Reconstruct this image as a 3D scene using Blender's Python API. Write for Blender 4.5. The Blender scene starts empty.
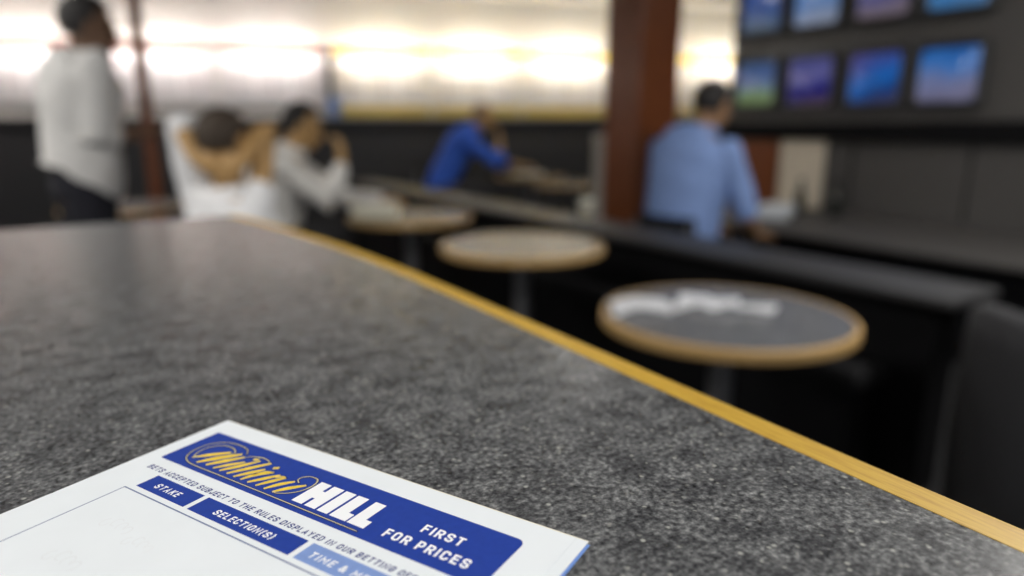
import bpy, bmesh, math, random
from mathutils import Vector, Matrix, noise
random.seed(7)
S = bpy.context.scene
COL = S.collection
PI = math.pi

# ------------------------------------------------------------------ camera
CAM_Z = 1.22
YAW = math.radians(32.13)            # heading, clockwise from +Y
PITCH = math.atan(162 / 685)
cd = bpy.data.cameras.new('camera')
cam = bpy.data.objects.new('camera', cd); COL.objects.link(cam)
cam.location = (0, 0, CAM_Z)
cam.rotation_euler = (PI / 2 - PITCH, 0, -YAW)
cd.sensor_width = 36; cd.lens = 685 / 1024 * 36
cd.clip_start = 0.01; cd.clip_end = 100
cd.dof.use_dof = True
cd.dof.focus_distance = 0.203
cd.dof.aperture_fstop = 4.4
S.camera = cam

# ------------------------------------------------------------------ view, world
S.view_settings.view_transform = 'Standard'
S.view_settings.look = 'None'
S.view_settings.gamma = 1
S.view_settings.use_curve_mapping = False
S.view_settings.exposure = 0.0
w = bpy.data.worlds.new('world'); S.world = w; w.use_nodes = True
w.node_tree.nodes['Background'].inputs[0].default_value = (0.75, 0.85, 1, 1)
w.node_tree.nodes['Background'].inputs[1].default_value = 1.0

# ------------------------------------------------------------------ lights: unseen ceiling troffers placed for their light, and daylight through the shop window
def area(name, loc, rot, sx, sy, power, color, spread=PI):
    l = bpy.data.lights.new(name, 'AREA'); l.shape = 'RECTANGLE'
    l.size = sx; l.size_y = sy; l.energy = power; l.color = color; l.spread = spread
    o = bpy.data.objects.new(name, l); COL.objects.link(o)
    o.location = loc; o.rotation_euler = rot
    return o
CEIL = 2.62
TROFFERS = [(-1.3, -0.9), (0.9, -0.9), (3.2, -0.9), (-1.3, 1.7), (2.45, 0.35), (3.9, 1.7), (-1.3, 4.4), (-1.9, 3.0), (3.6, 4.4)]  # all out of view; placed to light tables and men, clear of counter reflections
TROFFER_POWER = [22, 20, 5, 36, 60, 4, 26, 32, 10]
for (x, y), p in zip(TROFFERS, TROFFER_POWER):
    area('unseen_troffer_light', (x, y, CEIL - 0.035), (0, 0, 0), 0.56, 0.56, p, (1.0, 0.975, 0.93))
area('window_daylight', (-0.6, -2.9, 1.55), (-PI / 2, 0, 0), 2.6, 1.5, 70, (0.76, 0.88, 1.0))

# ------------------------------------------------------------------ materials
MATS = {}
def nodes(name):
    m = bpy.data.materials.new(name); m.use_nodes = True
    nt = m.node_tree; b = nt.nodes['Principled BSDF']
    return m, nt, b
def mat(name, col, rough=0.5, metal=0.0, emit=None, es=0.0, var=0.06, scale=20, spec=0.5, bump=0.0, coat=0.0):
    """procedural: base colour broken up by a fine noise"""
    m, nt, b = nodes(name)
    tc = nt.nodes.new('ShaderNodeTexCoord')
    n = nt.nodes.new('ShaderNodeTexNoise'); n.inputs['Scale'].default_value = scale; n.inputs['Detail'].default_value = 4
    nt.links.new(tc.outputs['Object'], n.inputs['Vector'])
    r = nt.nodes.new('ShaderNodeValToRGB')
    lo = [max(0, c * (1 - var)) for c in col]; hi = [min(1, c * (1 + var)) for c in col]
    r.color_ramp.elements[0].position = 0.3; r.color_ramp.elements[1].position = 0.7
    r.color_ramp.elements[0].color = (*lo, 1); r.color_ramp.elements[1].color = (*hi, 1)
    nt.links.new(n.outputs['Fac'], r.inputs['Fac'])
    nt.links.new(r.outputs['Color'], b.inputs['Base Color'])
    b.inputs['Roughness'].default_value = rough
    b.inputs['Metallic'].default_value = metal
    b.inputs['Specular IOR Level'].default_value = spec
    b.inputs['Coat Weight'].default_value = coat
    if bump:
        bp = nt.nodes.new('ShaderNodeBump'); bp.inputs['Strength'].default_value = bump; bp.inputs['Distance'].default_value = 0.01
        nt.links.new(n.outputs['Fac'], bp.inputs['Height']); nt.links.new(bp.outputs['Normal'], b.inputs['Normal'])
    if emit:
        b.inputs['Emission Color'].default_value = (*emit, 1); b.inputs['Emission Strength'].default_value = es
    MATS[name] = m
    return m

def laminate(name, rough, spec):
    """dark granite-effect laminate: grey ground, dark and pale flecks about a millimetre across"""
    m, nt, b = nodes(name)
    tc = nt.nodes.new('ShaderNodeTexCoord')
    def noise_(scale, detail, stretch=(1, 1, 1), off=(0, 0, 0)):
        mp = nt.nodes.new('ShaderNodeMapping'); mp.inputs['Scale'].default_value = stretch; mp.inputs['Location'].default_value = off
        nt.links.new(tc.outputs['Object'], mp.inputs['Vector'])
        n = nt.nodes.new('ShaderNodeTexNoise'); n.inputs['Scale'].default_value = scale; n.inputs['Detail'].default_value = detail
        n.inputs['Roughness'].default_value = 0.6
        nt.links.new(mp.outputs['Vector'], n.inputs['Vector'])
        return n
    def ramp(src, stops):
        r = nt.nodes.new('ShaderNodeValToRGB')
        e = r.color_ramp.elements
        e[0].position, e[0].color = stops[0][0], (*stops[0][1], 1)
        e[1].position, e[1].color = stops[-1][0], (*stops[-1][1], 1)
        for p, c in stops[1:-1]:
            x = e.new(p); x.color = (*c, 1)
        nt.links.new(src, r.inputs['Fac'])
        return r
    base = ramp(noise_(480, 5).outputs['Fac'], [(0.32, (0.026, 0.027, 0.030)), (0.46, (0.078, 0.080, 0.084)), (0.58, (0.148, 0.151, 0.156)), (0.74, (0.32, 0.325, 0.325))])
    cloud = ramp(noise_(80, 4, off=(3, 1, 0)).outputs['Fac'], [(0.36, (0.55, 0.55, 0.57)), (0.64, (1.32, 1.32, 1.31))])
    mul = nt.nodes.new('ShaderNodeMix'); mul.data_type = 'RGBA'; mul.blend_type = 'MULTIPLY'; mul.inputs[0].default_value = 1
    nt.links.new(base.outputs['Color'], mul.inputs[6]); nt.links.new(cloud.outputs['Color'], mul.inputs[7])
    v = nt.nodes.new('ShaderNodeTexVoronoi'); v.inputs['Scale'].default_value = 330; v.inputs['Randomness'].default_value = 1
    nt.links.new(tc.outputs['Object'], v.inputs['Vector'])
    fl = ramp(v.outputs['Distance'], [(0.14, (1, 1, 1)), (0.32, (0, 0, 0))])
    pick = ramp(noise_(210, 2, off=(7, 2, 1)).outputs['Fac'], [(0.50, (0, 0, 0)), (0.64, (0.9, 0.9, 0.9))])
    mm = nt.nodes.new('ShaderNodeMath'); mm.operation = 'MULTIPLY'
    nt.links.new(fl.outputs['Color'], mm.inputs[0]); nt.links.new(pick.outputs['Color'], mm.inputs[1])
    mx = nt.nodes.new('ShaderNodeMix'); mx.data_type = 'RGBA'
    nt.links.new(mm.outputs[0], mx.inputs[0]); nt.links.new(mul.outputs[2], mx.inputs[6]); mx.inputs[7].default_value = (0.38, 0.385, 0.36, 1)
    nt.links.new(mx.outputs[2], b.inputs['Base Color'])
    b.inputs['Roughness'].default_value = rough
    b.inputs['Specular IOR Level'].default_value = spec
    bp = nt.nodes.new('ShaderNodeBump'); bp.inputs['Strength'].default_value = 0.12; bp.inputs['Distance'].default_value = 0.0003
    nt.links.new(noise_(900, 2).outputs['Fac'], bp.inputs['Height']); nt.links.new(bp.outputs['Normal'], b.inputs['Normal'])
    MATS[name] = m
    return m

def wood(name, c1, c2, scale, stretch, rough=0.4):
    m, nt, b = nodes(name)
    tc = nt.nodes.new('ShaderNodeTexCoord')
    mp = nt.nodes.new('ShaderNodeMapping'); mp.inputs['Scale'].default_value = stretch
    n = nt.nodes.new('ShaderNodeTexNoise'); n.inputs['Scale'].default_value = scale; n.inputs['Detail'].default_value = 6; n.inputs['Roughness'].default_value = 0.65
    r = nt.nodes.new('ShaderNodeValToRGB')
    r.color_ramp.elements[0].position = 0.36; r.color_ramp.elements[1].position = 0.56
    r.color_ramp.elements[0].color = (*c1, 1); r.color_ramp.elements[1].color = (*c2, 1)
    nt.links.new(tc.outputs['Object'], mp.inputs['Vector']); nt.links.new(mp.outputs['Vector'], n.inputs['Vector'])
    nt.links.new(n.outputs['Fac'], r.inputs['Fac']); nt.links.new(r.outputs['Color'], b.inputs['Base Color'])
    b.inputs['Roughness'].default_value = rough
    MATS[name] = m
    return m

def newsprint(name):
    """white page with grey columns of print lines"""
    m, nt, b = nodes(name)
    tc = nt.nodes.new('ShaderNodeTexCoord')
    br = nt.nodes.new('ShaderNodeTexBrick')
    mp = nt.nodes.new('ShaderNodeMapping'); mp.inputs['Rotation'].default_value = (PI / 2, 0, 0)
    nt.links.new(tc.outputs['Object'], mp.inputs['Vector']); nt.links.new(mp.outputs['Vector'], br.inputs['Vector'])
    br.inputs['Scale'].default_value = 1
    br.inputs['Brick Width'].default_value = 0.055; br.inputs['Row Height'].default_value = 0.012
    br.inputs['Mortar Size'].default_value = 0.004; br.offset = 0
    br.inputs['Color1'].default_value = (0.40, 0.40, 0.43, 1); br.inputs['Color2'].default_value = (0.56, 0.56, 0.59, 1)
    br.inputs['Mortar'].default_value = (0.64, 0.64, 0.66, 1)
    nt.links.new(br.outputs['Color'], b.inputs['Base Color'])
    b.inputs['Roughness'].default_value = 0.7
    MATS[name] = m
    return m

def screen_mat(name, stops, nscale, seed, strength, horiz=0.15):
    """a lit television picture: soft bands of colour broken up by noise"""
    m, nt, b = nodes(name)
    b.inputs['Base Color'].default_value = (0.01, 0.01, 0.012, 1); b.inputs['Roughness'].default_value = 0.15
    tc = nt.nodes.new('ShaderNodeTexCoord')
    sp = nt.nodes.new('ShaderNodeSeparateXYZ'); nt.links.new(tc.outputs['Object'], sp.inputs[0])
    n = nt.nodes.new('ShaderNodeTexNoise'); n.inputs['Scale'].default_value = nscale; n.inputs['Detail'].default_value = 3
    mp = nt.nodes.new('ShaderNodeMapping'); mp.inputs['Location'].default_value = (seed, seed * 2, 0)
    nt.links.new(tc.outputs['Object'], mp.inputs['Vector']); nt.links.new(mp.outputs['Vector'], n.inputs['Vector'])
    a1 = nt.nodes.new('ShaderNodeMath'); a1.operation = 'MULTIPLY_ADD'
    nt.links.new(sp.outputs['Z'], a1.inputs[0]); a1.inputs[1].default_value = -2.6; a1.inputs[2].default_value = 0.5
    a2 = nt.nodes.new('ShaderNodeMath'); a2.operation = 'MULTIPLY_ADD'
    nt.links.new(n.outputs['Fac'], a2.inputs[0]); a2.inputs[1].default_value = 0.5; nt.links.new(a1.outputs[0], a2.inputs[2])
    a3 = nt.nodes.new('ShaderNodeMath'); a3.operation = 'MULTIPLY_ADD'
    nt.links.new(sp.outputs['X'], a3.inputs[0]); a3.inputs[1].default_value = horiz; nt.links.new(a2.outputs[0], a3.inputs[2])
    a4 = nt.nodes.new('ShaderNodeMath'); a4.operation = 'SUBTRACT'; nt.links.new(a3.outputs[0], a4.inputs[0]); a4.inputs[1].default_value = 0.25
    r = nt.nodes.new('ShaderNodeValToRGB'); e = r.color_ramp.elements
    e[0].position, e[0].color = stops[0][0], (*stops[0][1], 1)
    e[1].position, e[1].color = stops[-1][0], (*stops[-1][1], 1)
    for p, c in stops[1:-1]:
        x = e.new(p); x.color = (*c, 1)
    nt.links.new(a4.outputs[0], r.inputs['Fac']); nt.links.new(r.outputs['Color'], b.inputs['Emission Color'])
    b.inputs['Emission Strength'].default_value = strength
    return m

laminate('counter_laminate', 0.24, 0.42)
laminate('table_laminate', 0.27, 0.5)
laminate('ledge_laminate', 0.42, 0.3)
wood('oak_trim', (0.42, 0.235, 0.022), (0.55, 0.345, 0.042), 60, (14, 1, 6), 0.45)
wood('table_edge_oak', (0.34, 0.20, 0.07), (0.46, 0.30, 0.12), 40, (2, 2, 20), 0.4)
wood('mahogany', (0.10, 0.024, 0.009), (0.20, 0.060, 0.015), 14, (6, 6, 0.8), 0.35)
newsprint('newsprint')
M = MATS
mat('ceiling_tile', (0.50, 0.48, 0.44), 0.9)
mat('wall_cream', (0.62, 0.61, 0.59), 0.8)
mat('wall_dark', (0.030, 0.030, 0.034), 0.7)
mat('carpet', (0.004, 0.004, 0.005), 0.95, bump=0.3, scale=300)
mat('tv_wall_grey', (0.068, 0.064, 0.062), 0.55)
mat('black_gloss', (0.003, 0.003, 0.004), 0.7, spec=0.15)
mat('leatherette', (0.005, 0.005, 0.006), 0.8, spec=0.2, bump=0.1, scale=120)
mat('ledge_grey', (0.026, 0.026, 0.028), 0.5)
mat('charcoal_fabric', (0.016, 0.016, 0.019), 0.9, bump=0.2, scale=250)
mat('rail_yellow_glow', (0.80, 0.52, 0.04), 0.5, emit=(1.0, 0.62, 0.06), es=1.1)  # rail is no lamp; emission added so its yellow reads bright
mat('rail_red_glow', (0.60, 0.34, 0.31), 0.5, emit=(1.0, 0.42, 0.32), es=0.45)  # same added emission on the red rails, weaker
mat('rail_olive', (0.60, 0.45, 0.10), 0.5)
mat('board_white', (0.86, 0.86, 0.87), 0.6)
mat('tube_glow', (1, 1, 1), 0.5, emit=(1.0, 0.975, 0.91), es=60.0)
mat('troffer_glow', (0.9, 0.9, 0.9), 0.5, emit=(1.0, 0.94, 0.84), es=2.0)
mat('white_metal', (0.75, 0.75, 0.74), 0.4)
mat('steel', (0.20, 0.20, 0.21), 0.35, metal=0.7)
mat('cream_panel', (0.62, 0.55, 0.44), 0.6)
mat('pale_plastic', (0.42, 0.40, 0.37), 0.5)
mat('paper_white', (0.76, 0.80, 0.84), 0.75, var=0.015, scale=60)
mat('paper_cream', (0.78, 0.75, 0.62), 0.8, var=0.02)
mat('copy_blue', (0.16, 0.30, 0.70), 0.7, var=0.03)
mat('print_blue', (0.014, 0.045, 0.30), 0.8, spec=0.2, var=0.05, scale=400)
mat('print_mid', (0.20, 0.30, 0.60), 0.8, spec=0.2, var=0.05, scale=400)
mat('print_navy', (0.025, 0.04, 0.20), 0.7, var=0.1, scale=900)
mat('print_line', (0.13, 0.17, 0.32), 0.7)
mat('print_gold', (0.80, 0.56, 0.055), 0.8, spec=0.2, var=0.12, scale=500)
mat('print_pale_gold', (0.55, 0.50, 0.33), 0.8, spec=0.2)
mat('print_dark', (0.015, 0.02, 0.08), 0.8, spec=0.2)
mat('print_white', (0.86, 0.87, 0.90), 0.8, spec=0.2, var=0.01)
mat('pencil_ghost', (0.73, 0.755, 0.79), 0.8)
mat('skin_dark', (0.15, 0.08, 0.045), 0.5)
mat('skin_tan', (0.50, 0.30, 0.12), 0.5)
mat('skin_brown', (0.34, 0.19, 0.10), 0.5)
mat('hair_black', (0.012, 0.010, 0.010), 0.6, bump=0.5, scale=150)
mat('hair_dark_brown', (0.055, 0.038, 0.026), 0.7, bump=0.5, scale=150)
mat('hair_brown', (0.34, 0.23, 0.14), 0.6, bump=0.5, scale=150)
mat('shirt_white', (0.62, 0.61, 0.60), 0.85, bump=0.2, scale=30)
mat('shirt_bright', (0.84, 0.84, 0.86), 0.85, bump=0.2, scale=30)
mat('shirt_grey_white', (0.80, 0.78, 0.75), 0.85, bump=0.2, scale=30)
mat('shirt_royal', (0.045, 0.14, 0.66), 0.85, bump=0.2, scale=30)
mat('shirt_sky', (0.20, 0.30, 0.58), 0.85, bump=0.2, scale=30)
mat('trousers_black', (0.004, 0.004, 0.010), 0.9)
mat('trousers_charcoal', (0.03, 0.03, 0.035), 0.9)
mat('shoe_black', (0.010, 0.010, 0.010), 0.3)
mat('eye', (0.02, 0.015, 0.01), 0.2)
mat('bottle_dark', (0.010, 0.014, 0.012), 0.12)
mat('bezel', (0.030, 0.030, 0.033), 0.4)
mat('shade_glass', (0.7, 0.8, 0.9), 0.1)

# ------------------------------------------------------------------ mesh helpers
def finish(bm, name, m, parent=None, smooth=False, loc=None, rotz=0):
    me = bpy.data.meshes.new(name); bm.normal_update(); bm.to_mesh(me); bm.free()
    for x in (m if isinstance(m, (list, tuple)) else [m]):
        me.materials.append(MATS[x] if isinstance(x, str) else x)
    if smooth:
        for p in me.polygons: p.use_smooth = True
    o = bpy.data.objects.new(name, me); COL.objects.link(o)
    if parent: o.parent = parent
    if loc is not None: o.location = loc
    if rotz: o.rotation_euler = (0, 0, rotz)
    return o
def tag(o, label=None, cat=None, group=None, kind=None):
    if label: o['label'] = label
    if cat: o['category'] = cat
    if group: o['group'] = group
    if kind: o['kind'] = kind
    return o
def thing(name, label, cat, loc=(0, 0, 0), rotz=0, group=None):
    o = bpy.data.objects.new(name, None); COL.objects.link(o)
    o.empty_display_size = 0.1
    o.location = loc; o.rotation_euler = (0, 0, rotz)
    return tag(o, label, cat, group)
def kids(o): return [c for c in bpy.data.objects if c.parent == o]
def copy_tree(o, parent=None):
    c = o.copy(); COL.objects.link(c)
    if parent: c.parent = parent
    for ch in kids(o): copy_tree(ch, c)
    return c
def box(bm, c, s, bev=0.0, seg=2, rotz=0.0, mi=0):
    t = bmesh.new()
    bmesh.ops.create_cube(t, size=1)
    bmesh.ops.scale(t, vec=s, verts=t.verts)
    if bev: bmesh.ops.bevel(t, geom=t.edges[:], offset=bev, segments=seg, affect='EDGES', profile=0.5)
    if rotz: bmesh.ops.rotate(t, cent=(0, 0, 0), matrix=Matrix.Rotation(rotz, 3, 'Z'), verts=t.verts)
    bmesh.ops.translate(t, vec=c, verts=t.verts)
    for f in t.faces: f.material_index = mi
    join(bm, t)
def join(bm, t):
    me = bpy.data.meshes.new('t'); t.to_mesh(me); t.free(); bm.from_mesh(me); bpy.data.meshes.remove(me)
def loft(bm, rings, cap=True):
    """rings: lists of points, same count"""
    vs = [[bm.verts.new(p) for p in r] for r in rings]
    n = len(vs[0])
    for a, b in zip(vs, vs[1:]):
        for i in range(n):
            bm.faces.new((a[i], a[(i + 1) % n], b[(i + 1) % n], b[i]))
    if cap:
        bm.faces.new(vs[0][::-1]); bm.faces.new(vs[-1])
    return vs
def lathe(bm, prof, n=40, c=(0, 0, 0), cap=True):
    loft(bm, [[(c[0] + r * math.cos(2 * PI * i / n), c[1] + r * math.sin(2 * PI * i / n), c[2] + z) for i in range(n)] for r, z in prof], cap)
def ring(c, t, r, n=14, up=None):
    t = Vector(t).normalized()
    u = t.orthogonal().normalized() if up is None else (Vector(up) - t * Vector(up).dot(t)).normalized()
    v = t.cross(u)
    c = Vector(c)
    return [c + (u * math.cos(2 * PI * i / n) + v * math.sin(2 * PI * i / n)) * r for i in range(n)]
def tube(bm, pts, radii, n=12, roundcap=True):
    """tapered tube along points with rounded ends"""
    pts = [Vector(p) for p in pts]
    if not hasattr(radii, '__len__'): radii = [radii] * len(pts)
    rings = []
    up = (pts[1] - pts[0]).orthogonal()
    for i, p in enumerate(pts):
        t = (pts[min(i + 1, len(pts) - 1)] - pts[max(i - 1, 0)]).normalized()
        if i == 0 and roundcap:
            for k in (0.999, 0.8, 0.45):
                rings.append(ring(p - t * radii[0] * k, t, radii[0] * math.sqrt(1 - k * k) + 1e-5, n, up))
        rings.append(ring(p, t, radii[i], n, up))
        if i == len(pts) - 1 and roundcap:
            for k in (0.45, 0.8, 0.999):
                rings.append(ring(p + t * radii[i] * k, t, radii[i] * math.sqrt(1 - k * k) + 1e-5, n, up))
    loft(bm, rings)
def ellipsoid(bm, c, r, rot=None, sub=3):
    t = bmesh.new(); bmesh.ops.create_icosphere(t, subdivisions=sub, radius=1)
    bmesh.ops.scale(t, vec=r, verts=t.verts)
    if rot is not None: bmesh.ops.rotate(t, cent=(0, 0, 0), matrix=rot, verts=t.verts)
    bmesh.ops.translate(t, vec=c, verts=t.verts)
    join(bm, t)
def remesh(bm, voxel, smooth=4):
    """union of overlapping closed shapes as one continuous skin"""
    me = bpy.data.meshes.new('tmp'); bm.normal_update(); bmesh.ops.recalc_face_normals(bm, faces=bm.faces); bm.to_mesh(me); bm.free()
    o = bpy.data.objects.new('tmp', me); COL.objects.link(o)
    r = o.modifiers.new('r', 'REMESH'); r.mode = 'VOXEL'; r.voxel_size = voxel; r.use_smooth_shade = True
    s = o.modifiers.new('s', 'SMOOTH'); s.factor = 0.5; s.iterations = smooth
    dg = bpy.context.evaluated_depsgraph_get()
    out = bpy.data.meshes.new_from_object(o.evaluated_get(dg))
    bpy.data.objects.remove(o); bpy.data.meshes.remove(me)
    b2 = bmesh.new(); b2.from_mesh(out); bpy.data.meshes.remove(out)
    return b2
def struct(name, bm, m, **k):
    o = finish(bm, name, m, **k); o['kind'] = 'structure'; return o

# ------------------------------------------------------------------ the room shell
XL, XR, YF = -4.0, 7.6, -3.0
WDIR = Vector((0.9543, -0.2987, 0)); WN = Vector((0.2987, 0.9543, 0)); W0 = Vector((5.41, 6.83, 0)); WROT = math.atan2(-0.2987, 0.9543)
def on_wall(s, off=0.0, z=0.0):
    p = W0 + WDIR * s - WN * off
    return (p.x, p.y, z)
sL = (XL - W0.x) / WDIR.x; sR = (XR - W0.x) / WDIR.x
YL = on_wall(sL)[1]; YR = on_wall(sR)[1]
def prism(bm, poly, z0, z1, mi=0):
    a = [bm.verts.new((x, y, z0)) for x, y in poly]; b = [bm.verts.new((x, y, z1)) for x, y in poly]
    n = len(poly); fs = [bm.faces.new(a[::-1]), bm.faces.new(b)]
    for i in range(n): fs.append(bm.faces.new((a[i], a[(i + 1) % n], b[(i + 1) % n], b[i])))
    for f in fs: f.material_index = mi
plan = [(XL, YF), (XR, YF), (XR, YR), (XL, YL)]
bm = bmesh.new(); prism(bm, plan, -0.1, 0.0); struct('floor', bm, 'carpet')
bm = bmesh.new(); prism(bm, plan, CEIL, CEIL + 0.1); struct('ceiling', bm, 'ceiling_tile')
# back wall: dark dado below, pale wall above
bm = bmesh.new()
def wallbox(bm, s0, s1, z0, z1, t=0.12, off=0.0, mi=0):
    a, b = W0 + WDIR * s0 - WN * off, W0 + WDIR * s1 - WN * off
    c, d = b + WN * t, a + WN * t
    prism(bm, [(a.x, a.y), (b.x, b.y), (c.x, c.y), (d.x, d.y)], z0, z1, mi)
wallbox(bm, sL, sR, 1.28, CEIL); wallbox(bm, sL, sR, 0, 1.28, mi=1)
struct('wall_back', bm, ['wall_cream', 'wall_dark'])
bm = bmesh.new(); wallbox(bm, sL + 0.02, sR - 0.02, 1.25, 1.30, t=0.03, off=0.03); struct('trim_1', bm, 'wall_dark')
bm = bmesh.new(); wallbox(bm, sL + 0.02, sR - 0.02, 0, 0.1, t=0.015, off=0.015); struct('baseboard_back', bm, 'black_gloss')
bm = bmesh.new(); box(bm, (XL - 0.06, (YF + YL) / 2, CEIL / 2), (0.12, YL - YF, CEIL)); struct('wall_left', bm, 'wall_cream')
bm = bmesh.new(); box(bm, (XR + 0.06, (YF + YR) / 2, CEIL / 2), (0.12, YR - YF, CEIL)); struct('wall_right', bm, 'tv_wall_grey')
# front wall behind the camera with the shop window opening
bm = bmesh.new()
wx0, wx1, wz0, wz1 = -2.0, 0.8, 0.75, 2.35
box(bm, ((XL + wx0) / 2, YF - 0.06, CEIL / 2), (wx0 - XL, 0.12, CEIL))
box(bm, ((wx1 + XR) / 2, YF - 0.06, CEIL / 2), (XR - wx1, 0.12, CEIL))
box(bm, ((wx0 + wx1) / 2, YF - 0.06, wz0 / 2), (wx1 - wx0, 0.12, wz0))
box(bm, ((wx0 + wx1) / 2, YF - 0.06, (wz1 + CEIL) / 2), (wx1 - wx0, 0.12, CEIL - wz1))
struct('wall_front', bm, 'wall_cream')
bm = bmesh.new()
for x in (wx0 + 0.03, (wx0 + wx1) / 2, wx1 - 0.03): box(bm, (x, YF - 0.05, (wz0 + wz1) / 2), (0.05, 0.07, wz1 - wz0))
for z in (wz0 + 0.03, wz1 - 0.03): box(bm, ((wx0 + wx1) / 2, YF - 0.05, z), (wx1 - wx0, 0.06, 0.05))
struct('window_1', bm, 'white_metal')

# fixtures of the unseen ceiling troffers, placed for their light
def make_troffer():
    t = thing('unseen_ceiling_light', 'unseen square recessed ceiling light panel, placed for its light', 'ceiling light', group='unseen recessed ceiling lights')
    bm = bmesh.new()
    for a in range(4):
        b = bmesh.new(); box(b, (0, 0.3, 0), (0.63, 0.03, 0.03), 0.004)
        bmesh.ops.rotate(b, cent=(0, 0, 0), matrix=Matrix.Rotation(a * PI / 2, 3, 'Z'), verts=b.verts); join(bm, b)
    finish(bm, 'frame', 'white_metal', t, loc=(0, 0, -0.015))
    bm = bmesh.new(); box(bm, (0, 0, 0), (0.575, 0.575, 0.012), 0.003)
    finish(bm, 'diffuser', 'troffer_glow', t, loc=(0, 0, -0.012))
    return t
tr = make_troffer()
for i, (x, y) in enumerate(TROFFERS):
    o = tr if i == 0 else copy_tree(tr)
    o.location = (x, y, CEIL)

# ------------------------------------------------------------------ foreground counter
ZC = 1.1105
def edge_x(y): return 0.2130 - 0.21 * max(0.0, y - 0.45) ** 2      # the right side bows in gently towards the far end
def right_edge(inset=0.0, y1=0.918):
    return [(edge_x(y) - inset, y) for y in [CY0 + (y1 - CY0) * k / 60 for k in range(61)]]
CX0, CY0, CY1 = -0.85, -0.60, 0.918
ctr = thing('counter', 'grey speckled laminate counter with a golden oak edge in the foreground', 'counter', (0, 0, 0))
CX1 = 0.15
bm = bmesh.new()
prism(bm, [(CX0, CY0)] + right_edge(0.0138) + [(CX0, CY1)], ZC - 0.038, ZC)
finish(bm, 'worktop', 'counter_laminate', ctr)
bm = bmesh.new()
e = 0.0025; rs = []
for (x, y) in right_edge(0.0):
    zt, zb = ZC + 0.0002, ZC - 0.040
    rs.append([(x - 0.0139, y, zb), (x - 0.0139, y, zt), (x - e, y, zt), (x - e * 0.3, y, zt - e * 0.3), (x, y, zt - e), (x, y, zb)])
loft(bm, rs); bmesh.ops.recalc_face_normals(bm, faces=bm.faces)
finish(bm, 'edge_trim', 'oak_trim', ctr)
bm = bmesh.new(); box(bm, ((CX0 + CX1) / 2, (CY0 + CY1) / 2 - 0.02, (ZC - 0.04 + 0.1) / 2), (CX1 - CX0 - 0.24, CY1 - CY0 - 0.28, ZC - 0.14), 0.01)
finish(bm, 'base_cabinet', 'wall_dark', ctr)
bm = bmesh.new(); box(bm, ((CX0 + CX1) / 2, (CY0 + CY1) / 2 - 0.02, 0.05), (CX1 - CX0 - 0.3, CY1 - CY0 - 0.36, 0.10)); finish(bm, 'plinth', 'black_gloss', ctr)

# ------------------------------------------------------------------ betting slips (millimetres: u to the right, v down the sheet)
SLIP_W, SLIP_H = 150.0, 200.0
mm = 0.001
slip_rot = math.atan2(0.128 - 0.262, 0.104 - 0.037)
SLIP_LOC = Vector((0.037, 0.262, ZC))
def sheet(bm, z, t, SLIP_W=150.0):
    nx, ny = 30, 20
    def P(i, j, dz):
        u = SLIP_W * i / nx; v = SLIP_H * j / ny
        return (u * mm, -v * mm, (z + dz) * mm)
    top = [[bm.verts.new(P(i, j, t)) for i in range(nx + 1)] for j in range(ny + 1)]
    bot = [[bm.verts.new(P(i, j, 0)) for i in range(nx + 1)] for j in range(ny + 1)]
    for j in range(ny):
        for i in range(nx):
            bm.faces.new((top[j][i], top[j + 1][i], top[j + 1][i + 1], top[j][i + 1]))
            bm.faces.new((bot[j][i], bot[j][i + 1], bot[j + 1][i + 1], bot[j + 1][i]))
    for j in range(ny):
        bm.faces.new((top[j][0], bot[j][0], bot[j + 1][0], top[j + 1][0])); bm.faces.new((top[j][nx], top[j + 1][nx], bot[j + 1][nx], bot[j][nx]))
    for i in range(nx):
        bm.faces.new((top[0][i], top[0][i + 1], bot[0][i + 1], bot[0][i])); bm.faces.new((top[ny][i], bot[ny][i], bot[ny][i + 1], top[ny][i + 1]))
under = [  # offset u, offset v, turn (deg), material, label
    (1.0, 0.7, 0.15, 'copy_blue', 'blue copy sheet at the very bottom of the stack of slips'),
    (0.1, -0.7, 0.08, 'paper_cream', 'cream slip just above the blue bottom sheet'),
    (0.3, -0.2, 0.03, 'paper_white', 'white slip second from the top, peeping out along the right end'),
]
TS = 0.16
for k, (du, dv, a, m_, lab) in enumerate(under):
    bm = bmesh.new(); sheet(bm, 0, TS)
    p = SLIP_LOC + Matrix.Rotation(slip_rot, 3, 'Z') @ Vector((du * mm, -dv * mm, 0))
    o = finish(bm, 'betting_slip', m_, None, loc=(p.x, p.y, ZC + 0.00002 + k * (TS + 0.02) * mm), rotz=slip_rot + math.radians(a))
    tag(o, lab, 'paper slip', 'betting slips stacked on the counter')
ZS = 0.02 + 3 * (TS + 0.02)
slip = thing('betting_slip', 'top betting slip with printed blue banner and column boxes', 'paper slip',
             (SLIP_LOC.x, SLIP_LOC.y, ZC + ZS * mm), slip_rot, 'betting slips stacked on the counter')
bm = bmesh.new(); sheet(bm, 0, TS, 146.8)
finish(bm, 'sheet', 'paper_white', slip)
def flat_poly(bm, pts, z, mi=0):
    f = bm.faces.new([bm.verts.new((u * mm, -v * mm, z * mm)) for u, v in pts]); f.material_index = mi
    if f.normal.z < 0: f.normal_flip()
def rr(u0, v0, u1, v1, r, q, n=6):
    pts = []
    for cx, cy, a0, r_ in ((u1 - r, v0 + r, -90, r), (u1 - r, v1 - r, 0, r), (u0 + q, v1 - q, 90, q), (u0 + q, v0 + q, 180, q)):
        for k in range(n + 1):
            a = math.radians(a0 + 90 * k / n); pts.append((cx + r_ * math.cos(a), cy + r_ * math.sin(a)))
    return pts
Z1, Z2, Z3, Z4 = TS + 0.02, TS + 0.04, TS + 0.06, TS + 0.08
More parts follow.
